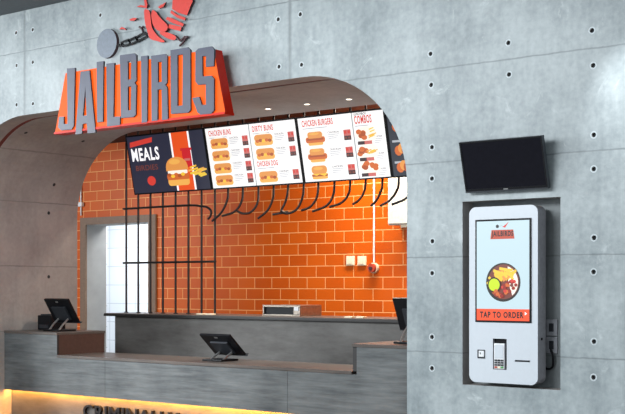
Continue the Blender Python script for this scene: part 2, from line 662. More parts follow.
bd = [(54.8, 134.3), (225.6, 113.8), (213.5, 53.0), (65.5, 69.5)]
bq = [xz(a, b, SY) for a, b in bd]
# keep the board level: same height at both lower and both upper corners
zl = (bq[0][1] + bq[1][1]) / 2
zu = (bq[2][1] + bq[3][1]) / 2
bq = [(bq[0][0], zl), (bq[1][0], zl), (bq[2][0], zu), (bq[3][0], zu)]
MB().plate([sub(bq)], SY - off.y, SY + .11 - off.y, M['sign_face'], M['sign_red']).build('backboard', sgn)
lp = sub(bq)
b = MB()
rimw = 0.018
for i, j in ((0, 1),):
    b.box((lp[i][0], SY - .012 - off.y, lp[i][1] - .002), (lp[j][0], SY + .112 - off.y, lp[i][1] + rimw), M['sign_red'])
b.build('lower_rim', sgn)
for t in (0.2, 0.5, 0.8):
    x = lp[0][0] + (lp[1][0] - lp[0][0]) * t
    zz = (lp[0][1] + lp[2][1]) / 2 + .12
    MB().tube([(x, SY + .1 - off.y, zz), (x, -off.y, zz)], 0.02, M['silver']).build('standoff', sgn)
LY = SY - 0.016
A5 = lambda x, y: (50 + x * .2415, 40 + y * .2415)
A6 = lambda x, y: (110 + x * .2174, 40 + y * .2174)
A7 = lambda x, y: (160 + x * .2174, 35 + y * .2174)
LET = [('J', A5, [[(70, 118), (103, 115), (98, 355), (88, 370), (45, 374), (33, 362), (37, 318), (57, 317), (56, 348), (72, 347)]]),
       ('A', A5, [[(126, 131), (163, 126), (188, 383), (155, 386), (152, 345), (135, 347), (131, 388), (105, 391)], [(146, 190), (151, 312), (136, 314)]]),
       ('I', A5, [[(193, 91), (221, 87), (219, 338), (195, 341)]]),
       ('L', A5, [[(233, 98), (266, 94), (262, 318), (290, 316), (289, 352), (236, 358)]]),
       ('B', A6, [[(45, 70), (110, 61), (121, 70), (121, 185), (113, 197), (121, 208), (118, 343), (108, 354), (50, 359)],
                  [(82, 99), (97, 97), (96, 180), (82, 182)], [(82, 214), (97, 212), (95, 322), (82, 324)]]),
       ('I', A6, [[(142, 75), (173, 71), (170, 378), (145, 381)]]),
       ('R', A6, [[(189, 73), (252, 64), (263, 74), (262, 195), (254, 206), (263, 218), (266, 365), (239, 368), (237, 226), (219, 228), (218, 370), (191, 373)],
                  [(220, 101), (237, 99), (237, 192), (220, 194)]]),
       ('D', A7, [[(48, 70), (126, 56), (139, 68), (140, 345), (128, 357), (50, 363)], [(80, 92), (105, 89), (103, 323), (80, 326)]]),
       ('S', A7, [[(176, 62), (236, 52), (249, 66), (247, 143), (211, 147), (211, 96), (194, 98), (195, 190), (236, 187), (248, 200), (248, 345), (235, 362),
                   (186, 366), (172, 356), (148, 290), (180, 284), (192, 322), (211, 320), (210, 226), (174, 229), (162, 213), (163, 75)]])]
for nm, fn, lps in LET:
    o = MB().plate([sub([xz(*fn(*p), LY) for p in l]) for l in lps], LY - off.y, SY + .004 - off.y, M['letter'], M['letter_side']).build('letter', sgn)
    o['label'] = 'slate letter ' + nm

# bird with ball and chain above the sign
EY = -0.035
emb = thing('sign_emblem', 'red cut-out bird with grey ball and chain fixed to concrete above the sign', 'emblem', (ax(140, 0), 0, at(140, 40, 0).z))
eo = Vector(emb.location)
A1 = lambda x, y: (130 + x * .112, y * .112)
A9 = lambda x, y: (90 + x * .192, y * .192)


def closed(pts, n=5):
    P = [Vector((p[0], p[1], 0)) for p in pts]
    m = len(P)
    out = []
    for i in range(m):
        a, b, c, d = P[i - 1], P[i], P[(i + 1) % m], P[(i + 2) % m]
        for k in range(n):
            t = k / n
            q = 0.5 * ((2 * b) + (c - a) * t + (2 * a - 5 * b + 4 * c - d) * t * t + (3 * b - a - 3 * c + d) * t ** 3)
            out.append((q.x, q.y))
    return out


def eplate(name, fn, lps, y=EY, th=0.016, mat=None, side=None, label=None):
    o = MB().plate([[(q[0] - eo.x, q[1] - eo.z) for q in (xz(*fn(*p), y) for p in l)] for l in lps], y - eo.y, y + th - eo.y, mat or M['emblem_red'], side or M['emblem_dark']).build(name, emb)
    if label:
        o['label'] = label
    return o


bc = at(106.6, 43.4, EY)
MB().plate([[(p[0] - eo.x, p[1] - eo.z) for p in circle(bc.x, bc.z, 0.138, 40)]], EY, EY + .05, M['ball'], M['emblem_dark']).build('ball', emb)['label'] = 'round grey ball of the chain'
eplate('body', A1, [closed([(126, 96), (148, 84), (176, 108), (186, 180), (200, 255), (250, 322), (308, 366), (285, 378), (240, 366), (182, 346), (158, 292), (134, 205)])])
eplate('wing', A1, [closed([(196, 96), (220, 96), (262, 150), (325, 215), (336, 250), (306, 284), (246, 272), (206, 222), (190, 150)])], EY - .008, .022)
eplate('belly', A1, [closed([(262, 290), (320, 286), (398, 316), (408, 345), (385, 358), (320, 336)])])
for q in ([(350, 216), (462, 240), (450, 278), (338, 250)], [(332, 150), (365, 158), (480, 212), (470, 236), (385, 208), (318, 172)],
          [(366, 90), (420, 130), (496, 160), (490, 182), (425, 160), (360, 116)]):
    eplate('stripe', A1, [q], EY, .016, M['emblem_red'])
eplate('neck', A1, [[(382, -30), (375, 80), (430, 114), (508, 136), (535, 66), (560, 10), (545, -60), (420, -80)]])
for q in ([(60, 62), (92, 44), (132, 52), (125, 0), (140, -30), (155, 40), (148, 75), (118, 66)], [(250, 62), (275, 44), (320, 20), (300, 58), (262, 76)],
          [(-6, 172), (28, 158), (62, 162), (40, 184), (4, 186)], [(-96, 262), (-76, 240), (-46, 252), (-36, 268), (-64, 258)]):
    eplate('feather', A1, [q])
def ept(x, y):
    p = at(*A1(x, y), EY)
    return Vector((p.x - eo.x, -.012 - eo.y - .012, p.z - eo.z))


b = MB().tube([ept(402, 318), ept(418, 345), ept(446, 362), ept(482, 330), ept(512, 328)], .011, M['emblem_dark'])
b.tube([ept(496, 330), ept(470, 375), ept(436, 408)], .010, M['emblem_dark'])
b.build('foot', emb)
MB().tube([ept(76, 240), ept(98, 250), ept(110, 284)], .011, M['emblem_dark']).tube([ept(98, 250), ept(112, 234)], .009, M['emblem_dark']).build('foot', emb)
for (x0, y0, x1, y1) in ((144, 238, 168, 230), (163, 232, 206, 214), (201, 221, 244, 200), (238, 206, 292, 176)):
    w = 15 if x0 > 150 else 6
    dx, dy = x1 - x0, y1 - y0
    L = math.hypot(dx, dy); nx, ny = -dy / L * w, dx / L * w
    outer = [(x0 + nx, y0 + ny), (x1 + nx, y1 + ny), (x1 - nx, y1 - ny), (x0 - nx, y0 - ny)]
    k = 0.5
    ex, ey = dx / L * 7, dy / L * 7
    inner = [(x0 + nx * k + ex, y0 + ny * k + ey), (x1 + nx * k - ex, y1 + ny * k - ey), (x1 - nx * k - ex, y1 - ny * k - ey), (x0 - nx * k + ex, y0 - ny * k + ey)]
    eplate('chain_link', A9, [outer, inner], EY + .002, .014, M['black'], M['black'])

# ------------------------------------------------------------------ front service counter
FY, FB = 0.55, 1.23
ZHI, ZLO, ZLED = 0.995, 0.757, 0.345
XA = AX0 + 0.006
XB = ax(57, FY)
XC = ax(352, FY)
XD = AX1 - 0.006
S1, S2 = ax(105, FY), ax(287.5, FY)
ctr = thing('service_counter', 'long grey stone-look serving counter with raised ends filling the arch', 'counter', ((XA + XD) / 2, FY, 0))
co = Vector(ctr.location)


def cb(mb, a, b, mat, o=co, **k):
    return mb.box((a[0] - o.x, a[1] - o.y, a[2] - o.z), (b[0] - o.x, b[1] - o.y, b[2] - o.z), mat, **k)


T = 0.028
PT = 0.03
def cpl(name, pts, mat):
    return MB().plate([[(p[0] - co.x, p[1]) for p in pts]], FY - co.y, FY + PT - co.y, mat, M['edge']).build(name, ctr)
g = 0.0015
cpl('front_panel', [(XA, ZLED), (S1 - g, ZLED), (S1 - g, ZLO - T), (XB, ZLO - T), (XB, ZHI - T), (XA, ZHI - T)], M['lam'])
cpl('front_panel', [(S1 + g, ZLED), (S2 - g, ZLED), (S2 - g, ZLO - T), (S1 + g, ZLO - T)], M['lam'])
cpl('front_panel', [(S2 + g, ZLED), (XD, ZLED), (XD, ZHI - T), (XC + .05, ZHI - T), (XC + .05, ZLO - T), (S2 + g, ZLO - T)], M['lam'])
for x0, x1, z in ((XA, XB + .004, ZHI), (XB + .005, XC - .001, ZLO), (XC, XD, ZHI)):
    cb(MB(), (x0, FY - .008, z - T), (x1, FB, z), M['top']).build('worktop', ctr, 0.003)
cb(MB(), (XA, FY + PT, ZLED + .02), (XD, FB - .03, ZLO - T), M['lam_dark']).build('carcass', ctr)
b = MB()
cb(b, (XB - .02, FY + PT, ZLO - T), (XB, FB - .01, ZHI - T), M['brown'])
b.build('end_panel', ctr)['label'] = 'dark brown inner side of the raised left end'
cb(MB(), (XA, FB - .03, ZLO - T), (XB - .02, FB - .01, ZHI - T), M['lam_dark']).build('back_panel', ctr)
b = MB()
cb(b, (XC, FY + .012, ZLO), (XC + .05, FB - .01, ZHI - T), M['edge'])
b.build('end_panel', ctr)['label'] = 'black edging of the raised right end'
cb(MB(), (XC + .05, FB - .03, ZLO - T), (XD, FB - .01, ZHI - T), M['lam_dark']).build('back_panel', ctr)
PLY = FY + 0.1
XP = ax(10.5, PLY)
cb(MB(), (XP, PLY, 0), (XD, FB - .06, ZLED + .02), M['lam_dark']).build('plinth', ctr)
cb(MB(), (XA + .01, FY + .035, ZLED + .004), (XD - .01, FY + .07, ZLED + .018), M['led']).build('light_strip', ctr)['label'] = 'glowing warm light strip under the overhang'
tx = MB()
p0, p1 = at(85, 405.5, PLY), at(180.5, 411.5, PLY)
hh = 0.14
tx.text('CRIMINALLY', p0.x - co.x, p0.z - hh + .016, p1.x - p0.x, hh, PLY - .03 - co.y, M['black'], 0.03, 0.010)
tx.build('lettering', ctr)['label'] = 'black raised lettering CRIMINALLY'

# ------------------------------------------------------------------ pass counter behind
QY = 1.80
QZ = 1.172
qx0, qx1 = ax(104, QY - .04), 1.9
pc = thing('pass_counter', 'dark grey kitchen pass wall with thin brown top below the bars', 'counter', ((qx0 + qx1) / 2, QY, 0))
po = Vector(pc.location)
cb(MB(), (ax(115, QY), QY, 0), (qx1, QY + .5, QZ - .035), M['lam_dark'], po).build('front_panel', pc)
cb(MB(), (qx0, QY - .04, QZ - .035), (qx1, QY + .6, QZ), M['top'], po).build('worktop', pc, 0.003)
cb(MB(), (qx0, QY - .046, QZ - .034), (qx1, QY - .04, QZ - .01), M['edge'], po).build('edge_strip', pc)

# ------------------------------------------------------------------ jail bars
BY = 2.0
gr = thing('jail_bar_grille', 'black steel jail bars over the kitchen pass, the right ones bent and broken', 'bars', (ax(170, BY), BY, QZ))
go = Vector(gr.location)
bx0, bx1 = ax(126.3, BY), ax(215, BY)
step = (bx1 - bx0) / 7
R_B = 0.0125
ZT = 3.468
bar_me = None
for i in range(8):
    if bar_me is None:
        b = MB().tube([(0, 0, 0.001), (0, 0, ZT - QZ)], R_B, M['bar'])
        b.tube([(0, 0, 0.001), (0, 0, 0.012)], R_B * 2.0, M['bar'])
        o = b.build('bar', gr); bar_me = o.data
    else:
        o = bpy.data.objects.new('bar', bar_me); link(o, gr)
    o.location = (bx0 + i * step - go.x, 0, 0)
zr = at(170, 262.3, BY).z - go.z
MB().tube([(bx0 - .03 - go.x, -.02, zr), (bx1 + .03 - go.x, -.02, zr)], 0.013, M['bar']).build('rail', gr)


def grp(px, py, dy=0.0):
    p = at(px, py, BY + dy)
    return Vector((p.x - go.x, p.y - go.y, p.z - go.z))


zr2 = grp(170, 206.5).z
pts = [Vector((bx0 - .03 - go.x, -.02, zr2)), Vector((bx0 + 1.0 - go.x, -.02, zr2)), grp(201, 206.3, -.02), grp(207, 207.2, -.02), grp(211, 211, -.02), grp(210.5, 216, -.02), grp(208, 219, -.02)]
MB().tube(spline(pts, 5), 0.013, M['bar']).build('rail', gr)['label'] = 'upper rail with its bent end'
bent = [[(228.2, 190), (227, 201), (221, 213), (212, 221)], [(243, 190), (241, 203), (234, 212), (222, 216)], [(258.5, 188), (257.5, 203), (251, 212), (243, 213.5), (237, 211)],
        [(273.7, 187), (272.5, 200), (267, 211), (258, 218.5)], [(288.2, 185), (286, 200), (282, 209), (281, 212)], [(303.8, 184), (302, 199), (296, 210), (287, 213.5), (281.5, 211.5)],
        [(318.4, 183), (316.5, 198), (310, 207), (301.5, 210.5)], [(334.5, 183), (332.5, 197), (326, 206), (312.5, 211.5)], [(350.2, 182), (348, 195), (341, 203), (329.5, 207)],
        [(365.7, 181), (363.5, 193), (359, 200), (352.5, 204.5)], [(382.5, 180), (380.5, 192), (376, 201), (370.5, 206)], [(398.9, 179), (396.5, 191), (390, 200), (380, 206)],
        [(416, 178), (413, 190), (405, 199), (392, 204.5)]]
for k, q in enumerate(bent):
    ps = [grp(a, b_, -0.02 * i * (1 + (k % 3) * .4)) for i, (a, b_) in enumerate(q)]
    topp = Vector((ps[0].x, 0, ZT - QZ))
    pts = [topp, Vector((ps[0].x, 0, ps[0].z + .5))] + ps
    MB().tube([topp] + spline(pts[1:], 6), R_B, M['bar']).build('bent_bar', gr)
sp = grp(273, 214.5); sq = grp(280, 213.3)
MB().tube([sp, sq, grp(288, 212)], R_B, M['bar']).build('bar_stub', gr)

# ------------------------------------------------------------------ menu screens
TILT = math.radians(12.3)
MYT, MYB = 1.74, 1.885


def menu_screen(px0, px1, pyt, label, paint, name='menu_screen'):
    """screen between two top-edge image columns; paint(mesh, w, h) draws on it in local coordinates"""
    x0, x1 = ax(px0, MYT), ax(px1, MYT)
    zt = MENU_ZT
    h = MENU_H
    w = x1 - x0
    cz = zt - h / 2 * math.cos(TILT)
    cy = MYT + h / 2 * math.sin(TILT)
    t = thing(name, label, 'menu screen', ((x0 + x1) / 2, cy, cz), (TILT, 0, 0), 'menu screens in a row under the arch')
    fr = MB()
    fr.plate([[(-w / 2, -h / 2), (w / 2, -h / 2), (w / 2, h / 2), (-w / 2, h / 2)]], 0.0, 0.05, M['black'])
    fr.build('casing', t, 0.004)
    MB().box((-.12, .05, -.1), (.12, .085, .1), M['darkgrey']).tube([(0, .085, 0), (0, .1, .02)], .02, M['bar']).build('bracket', t)
    paint(t, w, h)
    return t


MENU_ZT = at(300, 117.0, MYT).z
MENU_H = (MENU_ZT - at(300, 184.0, MYB).z) / math.cos(TILT)
D = -0.002     # display face just proud of the casing


def display(t, w, h, mat, x0=None, x1=None):
    mg = 0.016
    b = MB()
    b.rect(-w / 2 + mg if x0 is None else x0, -h / 2 + mg, w / 2 - mg if x1 is None else x1, h / 2 - mg, D, mat)
    return b


def burger(parent, cx, cz, w, h, kind='sub'):
    b = MB()
    y = D - .002
    b.ell(cx, cz, w * .58, h * .66, y + .0006, E['cream'], 22)
    if kind == 'sub':
        b.poly(rrect(cx - w / 2, cz - h * .5, cx + w / 2, cz + .0 * h, h * .24), y, E['bun2'])
        b.poly(rrect(cx - w * .5, cz - h * .14, cx + w * .5, cz + h * .5, h * .3), y - .0004, E['bun'])
        for i in range(5):
            b.ell(cx - w * .34 + i * w * .17, cz - h * (.08 - .05 * (i % 2)), w * .1, h * .15, y - .0008 - i * .0001, E[('crumb', 'patty', 'cheese', 'crumb', 'patty')[i]], 10)
    elif kind == 'tower':
        b.poly(rrect(cx - w * .42, cz - h * .5, cx + w * .42, cz - h * .22, h * .12), y, E['bun2'])
        b.poly(rrect(cx - w * .55, cz - h * .3, cx + w * .55, cz + h * .12, h * .16), y - .0004, E['crumb'])
        b.poly(rrect(cx - w * .5, cz - h * .12, cx + w * .46, cz + .02 * h, h * .05), y - .0006, E['patty'])
        b.poly(rrect(cx - w * .42, cz + h * .02, cx + w * .42, cz + h * .5, h * .2), y - .0008, E['bun'])
        b.ell(cx - w * .04, cz + h * .36, w * .28, h * .09, y - .0010, E['bun2'], 14)
    else:
        b.poly(rrect(cx - w * .5, cz - h * .5, cx + w * .5, cz - h * .24, h * .1), y, E['bun2'])
        b.poly(rrect(cx - w * .52, cz - h * .3, cx + w * .52, cz - h * .12, h * .07), y - .0004, E['patty'])
        b.poly([(cx - w * .5, cz - h * .12), (cx - w * .2, cz - h * .24), (cx, cz - h * .14), (cx + w * .3, cz - h * .3), (cx + w * .52, cz - h * .1), (cx, cz)], y - .0006, E['cheese'])
        b.poly(rrect(cx - w * .5, cz - h * .1, cx + w * .5, cz + h * .5, h * .26), y - .0008, E['bun'])
        b.ell(cx - w * .06, cz + h * .3, w * .3, h * .12, y - .0010, E['bun2'], 14)
    return b.build('burger_picture', parent)


def tenders(parent, cx, cz, w, h, fries=True):
    b = MB()
    y = D - .002
    b.ell(cx, cz, w * .55, h * .6, y + .0006, E['cream'], 22)
    rr = random.Random(int(cx * 1000) + int(cz * 977))
    for i in range(6):
        b.ell(cx - w * .28 + rr.uniform(-.16, .18) * w, cz + rr.uniform(-.3, .26) * h, w * .15, h * .19, y - .0001 * i, E['crumb' if i % 2 else 'patty'], 9)
    if fries:
        for i in range(7):
            x = cx + rr.uniform(.05, .42) * w; z = cz + rr.uniform(-.25, .35) * h
            b.poly([(x - .03, z - .004), (x + .03, z + .012), (x + .028, z + .022), (x - .032, z + .008)], y - .0008 - .0001 * i, E['fries' if i % 2 else 'bun2'])
    else:
        for i in range(5):
            b.ell(cx + w * .25 + rr.uniform(-.16, .16) * w, cz + rr.uniform(-.2, .2) * h, w * .14, h * .17, y - .0008 - .0001 * i, E['crumb'], 9)
    return b.build('food_picture', parent)


def caption(parent, x, z, w):
    b = MB()
    """dish name and small print"""
    b.text('DISH' if False else 'CHICKEN', x, z + .028, w * .85, .02, D - .001, E['ink'], 0, .01)
    for k in range(3):
        b.rect(x, z + .012 - k * .018, x + w * (.9 - .12 * k), z + .018 - k * .018, D - .001, E['grey'])
    b.build('caption', parent)


def price(parent, x, z, w=.075, h=.105):
    b = MB()
    y = D - .0015
    b.rect(x, z, x + w, z + h * .42, y, E['dark'])
    b.rect(x, z + h * .42, x + w, z + h, y, E['pink'])
    for k in range(2):
        b.rect(x + .008 + k * w * .48, z + h * .62, x + w * .42 + k * w * .48, z + h * .9, y - .0004, E['red'])
        b.rect(x + .008 + k * w * .48, z + h * .12, x + w * .42 + k * w * .48, z + h * .32, y - .0004, E['maroon'])
    return b.build('price_label', parent)


def paint_meals(t, w, h):
    b = display(t, w, h, E['navy'])
    y = D - .001
    b.poly([(.09 * w, h * .475), (.295 * w, h * .475), (.295 * w, -h * .475), (.09 * w, -h * .475)], y, E['orange'])
    for x in (.072, .295):
        b.rect(x * w, -h * .475, (x + .022) * w, h * .475, y - .0003, E['bright'])
    dsp = b.build('display', t)
    b = MB()
    y = D - .002
    MB().poly([(-.46 * w, h * .30), (-.16 * w, h * .36), (-.15 * w, h * .44), (-.45 * w, h * .385)], y, E['red']).build('red_banner', dsp)
    b.text('MEALS', -.45 * w, h * .06, .36 * w, h * .22, y - .0005, E['bright'], 0, .03)
    MB().text('BIRDIES', -.42 * w, -h * .10, .29 * w, h * .09, y - .0005, E['maroon'], 0, .01).build('heading', dsp)
    MB().ell(-.24 * w, -h * .28, .055 * w, h * .08, y, E['red'], 16).build('price_spot', dsp)
    b.build('heading', dsp)['label'] = 'white MEALS heading'
    b = MB()
    y = D - .003
    b.poly(rrect(.20 * w, -.1 * h, .31 * w, .2 * h, .012), y, E['cup'])
    b.rect(.185 * w, .17 * h, .325 * w, .21 * h, y - .0003, E['cup'])
    b.rect(.22 * w, .0, .29 * w, .04 * h, y - .0004, E['pink'])
    b.build('drink_picture', dsp)
    b = MB()
    y = D - .0045
    rr = random.Random(4)
    for i in range(16):
        x = rr.uniform(.28, .45) * w; z = -.16 * h + rr.uniform(-.06, .06) * h - (x - .3 * w) * .25
        b.poly([(x - .05, z - .008), (x + .05, z + .012), (x + .047, z + .03), (x - .053, z + .012)], y - .0001 * i, E[('fries', 'cheese', 'bun2')[i % 3]])
    b.build('fries_picture', dsp)
    b = MB()
    y = D - .007
    cx, cz, W, H = .115 * w, -.15 * h, .27 * w, .48 * h
    b.poly(rrect(cx - W * .5, cz - H * .5, cx + W * .5, cz - H * .22, H * .12), y, E['bun2'])
    b.poly(rrect(cx - W * .52, cz - H * .3, cx + W * .52, cz - H * .08, H * .08), y - .0004, E['crumb'])
    b.poly(rrect(cx - W * .46, cz - H * .1, cx + W * .46, cz + H * .04, H * .05), y - .0006, E['cream'])
    for i in range(6):
        b.ell(cx - W * .4 + i * W * .16, cz - H * (.12 + .05 * (i % 2)), W * .1, H * .06, y - .0008 - .0001 * i, E[('patty', 'cheese', 'crumb')[i % 3]], 10)
    b.poly([(cx + W * .52 * math.cos(a * PI / 14), cz + H * (.02 + .46 * math.sin(a * PI / 14) ** .7)) for a in range(15)], y - .0016, E['bun'])
    b.ell(cx - W * .08, cz + H * .32, W * .26, H * .09, y - .002, E['bun2'], 16)
    b.build('burger_picture', dsp)


def column(t, w, h, x0, x1, heads, items, sub_line=True):
    b = display(t, w, h, E['white'], x0, x1)
    dsp = b.build('display', t)
    W = x1 - x0
    for txt, zx, hw, hh_ in heads:
        tb = MB()
        tb.text(txt, x0 + W * .07, h * zx, W * hw, h * hh_, D - .001, E['red'] if hh_ > .05 else E['ink'], 0, .025)
        tb.build('heading', dsp)
        if hh_ > .05:
            MB().rect(x0 + W * .07, h * (zx - .035), x0 + W * (.07 + hw * .8), h * (zx - .024), D - .001, E['grey']).build('small_print', dsp)
    for kind, z, bh in items:
        cz = z * h
        if kind in ('sub', 'tower', 'round'):
            bw = {'sub': .40, 'tower': .33, 'round': .29}[kind]
            burger(dsp, x0 + W * (.09 + .2), cz, W * bw, h * bh, kind)
            caption(dsp, x0 + W * .53, cz + .01, W * .24)
            price(dsp, x0 + W * .82, cz - .045, W * .13)
        else:
            tenders(dsp, x0 + W * .4, cz + .02, W * .62, h * bh, kind == 'combo')
            MB().rect(x0 + W * .10, cz - h * .11, x0 + W * .32, cz - h * .06, D - .004, E['dark']).rect(x0 + W * .32, cz - h * .11, x0 + W * .56, cz - h * .06, D - .004, E['pink']).build('price_label', dsp)
            caption(dsp, x0 + W * .64, cz - .045, W * .3)
    return dsp


def divider(t, h, x):
    MB().rect(x - .006, -h / 2 + .016, x + .006, h / 2 - .016, D - .0005, E['line']).build('divider', t)


def paint_buns(t, w, h):
    m = .016
    column(t, w, h, -w / 2 + m, -.0, [('CHICKEN BUNS', .35, .52, .09)], [('sub', .225, .16), ('sub', .03, .16), ('sub', -.17, .16), ('sub', -.36, .16)])
    column(t, w, h, 0, w / 2 - m, [('DIRTY BUNS', .35, .46, .09), ('CHICKEN DOG', -.19, .46, .085)], [('sub', .215, .17), ('sub', .0, .17), ('sub', -.355, .17)])
    divider(t, h, 0)


def paint_burgers(t, w, h):
    m = .016
    xd = .14 * w
    column(t, w, h, -w / 2 + m, xd, [('CHICKEN BURGERS', .345, .58, .095)], [('tower', .16, .20), ('tower', -.09, .20), ('round', -.345, .20)])
    column(t, w, h, xd, w / 2 - m, [('COMBOS', .31, .55, .12), ('LUNCHBOX', .435, .4, .035)], [('combo', .12, .2), ('combo', -.12, .2), ('tender', -.345, .2)])
    divider(t, h, xd)


def paint_snacks(t, w, h):
    dsp = display(t, w, h, E['slate']).build('display', t)
    for k in range(3):
        MB().rect(-.45 * w, (.3 - .3 * k) * h, -.1 * w, (.33 - .3 * k) * h, D - .001, E['grey']).build('small_print', dsp)
    for z in (.22, -.12, -.36):
        b = MB()
        for i in range(5):
            b.ell(-.38 * w + .04 * i, z * h + .02 * (i % 2), .045, .05, D - .002 - .0002 * i, E[('crumb', 'bun', 'patty')[i % 3]], 10)
        b.build('food_picture', dsp)


g_ = 0.5
menu_screen(125.3, 203.0, 138, 'dark menu screen headed MEALS with burger on an orange stripe', paint_meals)
menu_screen(203.6, 295.4, 128, 'white menu screen with two columns of filled long buns, beside the MEALS screen', paint_buns)
menu_screen(296.0, 383.8, 117, 'white menu screen of tall burgers and COMBOS, cut by the arch', paint_burgers)
menu_screen(384.4, 464.0, 108, 'dark grey snack menu screen mostly hidden by the right curve of the arch', paint_snacks)

# ------------------------------------------------------------------ vault downlights
for lbl, px, py in (('small round downlight in the arch soffit, the one nearest the sign', 268, 108.9), ('small round downlight in the arch soffit, middle one of three', 307, 103.7),
                    ('small round downlight in the arch soffit, the one nearest the curved end', 349, 98.7)):
    x = ax(px, 1.18)
    t = thing('downlight', lbl, 'downlight', (x, 1.18, CROWN), (0, 0, 0), 'downlights in the arch soffit')
    b = MB()
    n = 20
    b.add([(.036 * math.cos(2 * PI * i / n), .036 * math.sin(2 * PI * i / n), -.006) for i in range(n)] + [(.024 * math.cos(2 * PI * i / n), .024 * math.sin(2 * PI * i / n), -.006) for i in range(n)]
          + [(.038 * math.cos(2 * PI * i / n), .038 * math.sin(2 * PI * i / n), 0.0) for i in range(n)],
          [(i, (i + 1) % n, n + (i + 1) % n, n + i) for i in range(n)] + [(i, 2 * n + i, 2 * n + (i + 1) % n, (i + 1) % n) for i in range(n)], M['silver'])
    b.build('ring', t)
    MB().add([(.026 * math.cos(2 * PI * i / n), .026 * math.sin(2 * PI * i / n), -.005) for i in range(n)], [tuple(range(n))[::-1]], M['spot']).build('lens', t)

# ------------------------------------------------------------------ kitchen back wall fittings
WY = KB
def plate_box(name, label, cat, px, py, w, h, d, mat, group=None):
    p = at(px, py, WY)
    t = thing(name, label, cat, (p.x, WY, p.z), (0, 0, 0), group)
    MB().box((-w / 2, -d, -h / 2), (w / 2, 0, h / 2), mat, .006).build('back_plate', t)
    MB().box((-w / 2 + .018, -d - .006, -h / 2 + .018), (w / 2 - .018, -d, h / 2 - .018), mat, .003).build('rocker', t)
    return t


plate_box('wall_switch', 'cream switch plate on orange tiles, farther from the red alarm', 'switch', 351.3, 260.8, .115, .11, .03, M['cream'], 'switch plates on the orange tiles')
plate_box('wall_switch', 'cream switch plate on orange tiles, beside the red alarm', 'switch', 362.8, 260.8, .115, .11, .03, M['cream'], 'switch plates on the orange tiles')
p = at(375, 268, WY)
t = thing('fire_alarm', 'round red alarm fitting at the foot of the white conduit', 'alarm', (p.x, WY, p.z))  # round alarm sounder on the tiles, not a switch
MB().tube([(0, 0, 0), (0, -.04, 0)], .06, M['cream'], 24).build('base', t)
MB().tube([(0, -.04, 0), (0, -.075, 0), (0, -.085, 0)], .05, M['alarm'], 24).build('sounder', t)
MB().tube([(0, -.085, -.005), (0, -.1, -.005)], .022, M['maroon'] if 'maroon' in M else M['emblem_dark'], 16).build('button', t)
zt = 3.46
tag(MB().tube([(p.x - .004, WY - .014, p.z + .065), (p.x - .004, WY - .014, zt)], .0115, M['white']).build('conduit'), 'white conduit running up the orange tiles from the red alarm', 'conduit')
p = at(81.8, 204.6, WY)
t = thing('conduit', 'short white conduit with junction box above the doorway corner', 'conduit', (p.x, WY, p.z))
q = at(81.8, 184, WY); r = at(81.8, 215.5, WY)
MB().tube([(0, -.014, r.z - p.z), (0, -.014, q.z - p.z)], .011, M['white']).build('pipe', t)
MB().box((-.05, -.05, -.03), (.05, 0, .03), M['white'], .006).build('junction_box', t)

x0, x1 = ax(388.3, WY - .25), ax(388.3, WY - .25) + .62
z0 = at(395, 225, WY - .25).z
M['cabinet'] = simple('off_white_enamel', lin(190, 186, 176), 0.35)
t = thing('wall_cabinet', 'white metal cabinet high on the orange tiles beside the arch edge', 'cabinet', ((x0 + x1) / 2, WY, z0))
w = x1 - x0
MB().box((-w / 2, -.25, 0), (w / 2, 0, .85), M['cabinet'], .004).build('body', t)
for s in (-1, 1):
    MB().box((s * w / 4 - w / 4 + .008, -.268, .015), (s * w / 4 + w / 4 - .008, -.25, .835), M['cabinet'], .003).build('door', t)
MB().box((-w / 2 + .16, -.24, -.03), (w / 2 - .02, -.03, 0), M['cream']).build('under_lip', t)

# ------------------------------------------------------------------ things on the pass counter
zq = QZ
yA = 1.98
xa0, xa1 = ax(262.5, yA), ax(300, yA)
t = thing('warming_drawer', 'low stainless steel box with dark opening standing on the pass counter', 'appliance', ((xa0 + xa1) / 2, yA + .17, zq + .0005))
w = xa1 - xa0; hb = .115
b = MB()
b.box((-w / 2, -.17, 0), (w / 2, .2, .018), M['steel']).box((-w / 2, -.17, hb - .022), (w / 2, .2, hb), M['steel'])
b.box((-w / 2, -.17, .018), (-w / 2 + .02, .2, hb - .022), M['steel']).box((w / 2 - .09, -.17, .018), (w / 2, .2, hb - .022), M['steel'])
b.build('housing', t, .003)
MB().box((-w / 2 + .02, -.15, .018), (w / 2 - .09, .18, hb - .022), M['black']).build('opening', t)
b = MB().box((w / 2 - .075, -.176, hb * .5), (w / 2 - .02, -.17, hb * .85), M['white'])
b.build('dial_plate', t)
for lbl, px, py in (('small white pad on the pass counter, nearer the steel box', 349.5, 315), ('small white pad on the pass counter below the switch plates, nearer the arch edge', 361, 315.4),
                ('small white pad on the pass counter between bars, nearer the doorway', 201, 312.8), ('small white pad on the pass counter at the last straight bar', 210.5, 313)):
    yy = 1.86
    x = ax(px, yy)
    t = tag(MB().box((x - .045, yy - .03, QZ + .0005), (x + .045, yy + .04, QZ + .016), M['cream'], .003).build('paper_pad'), lbl, 'pad', 'white pads on the pass counter')


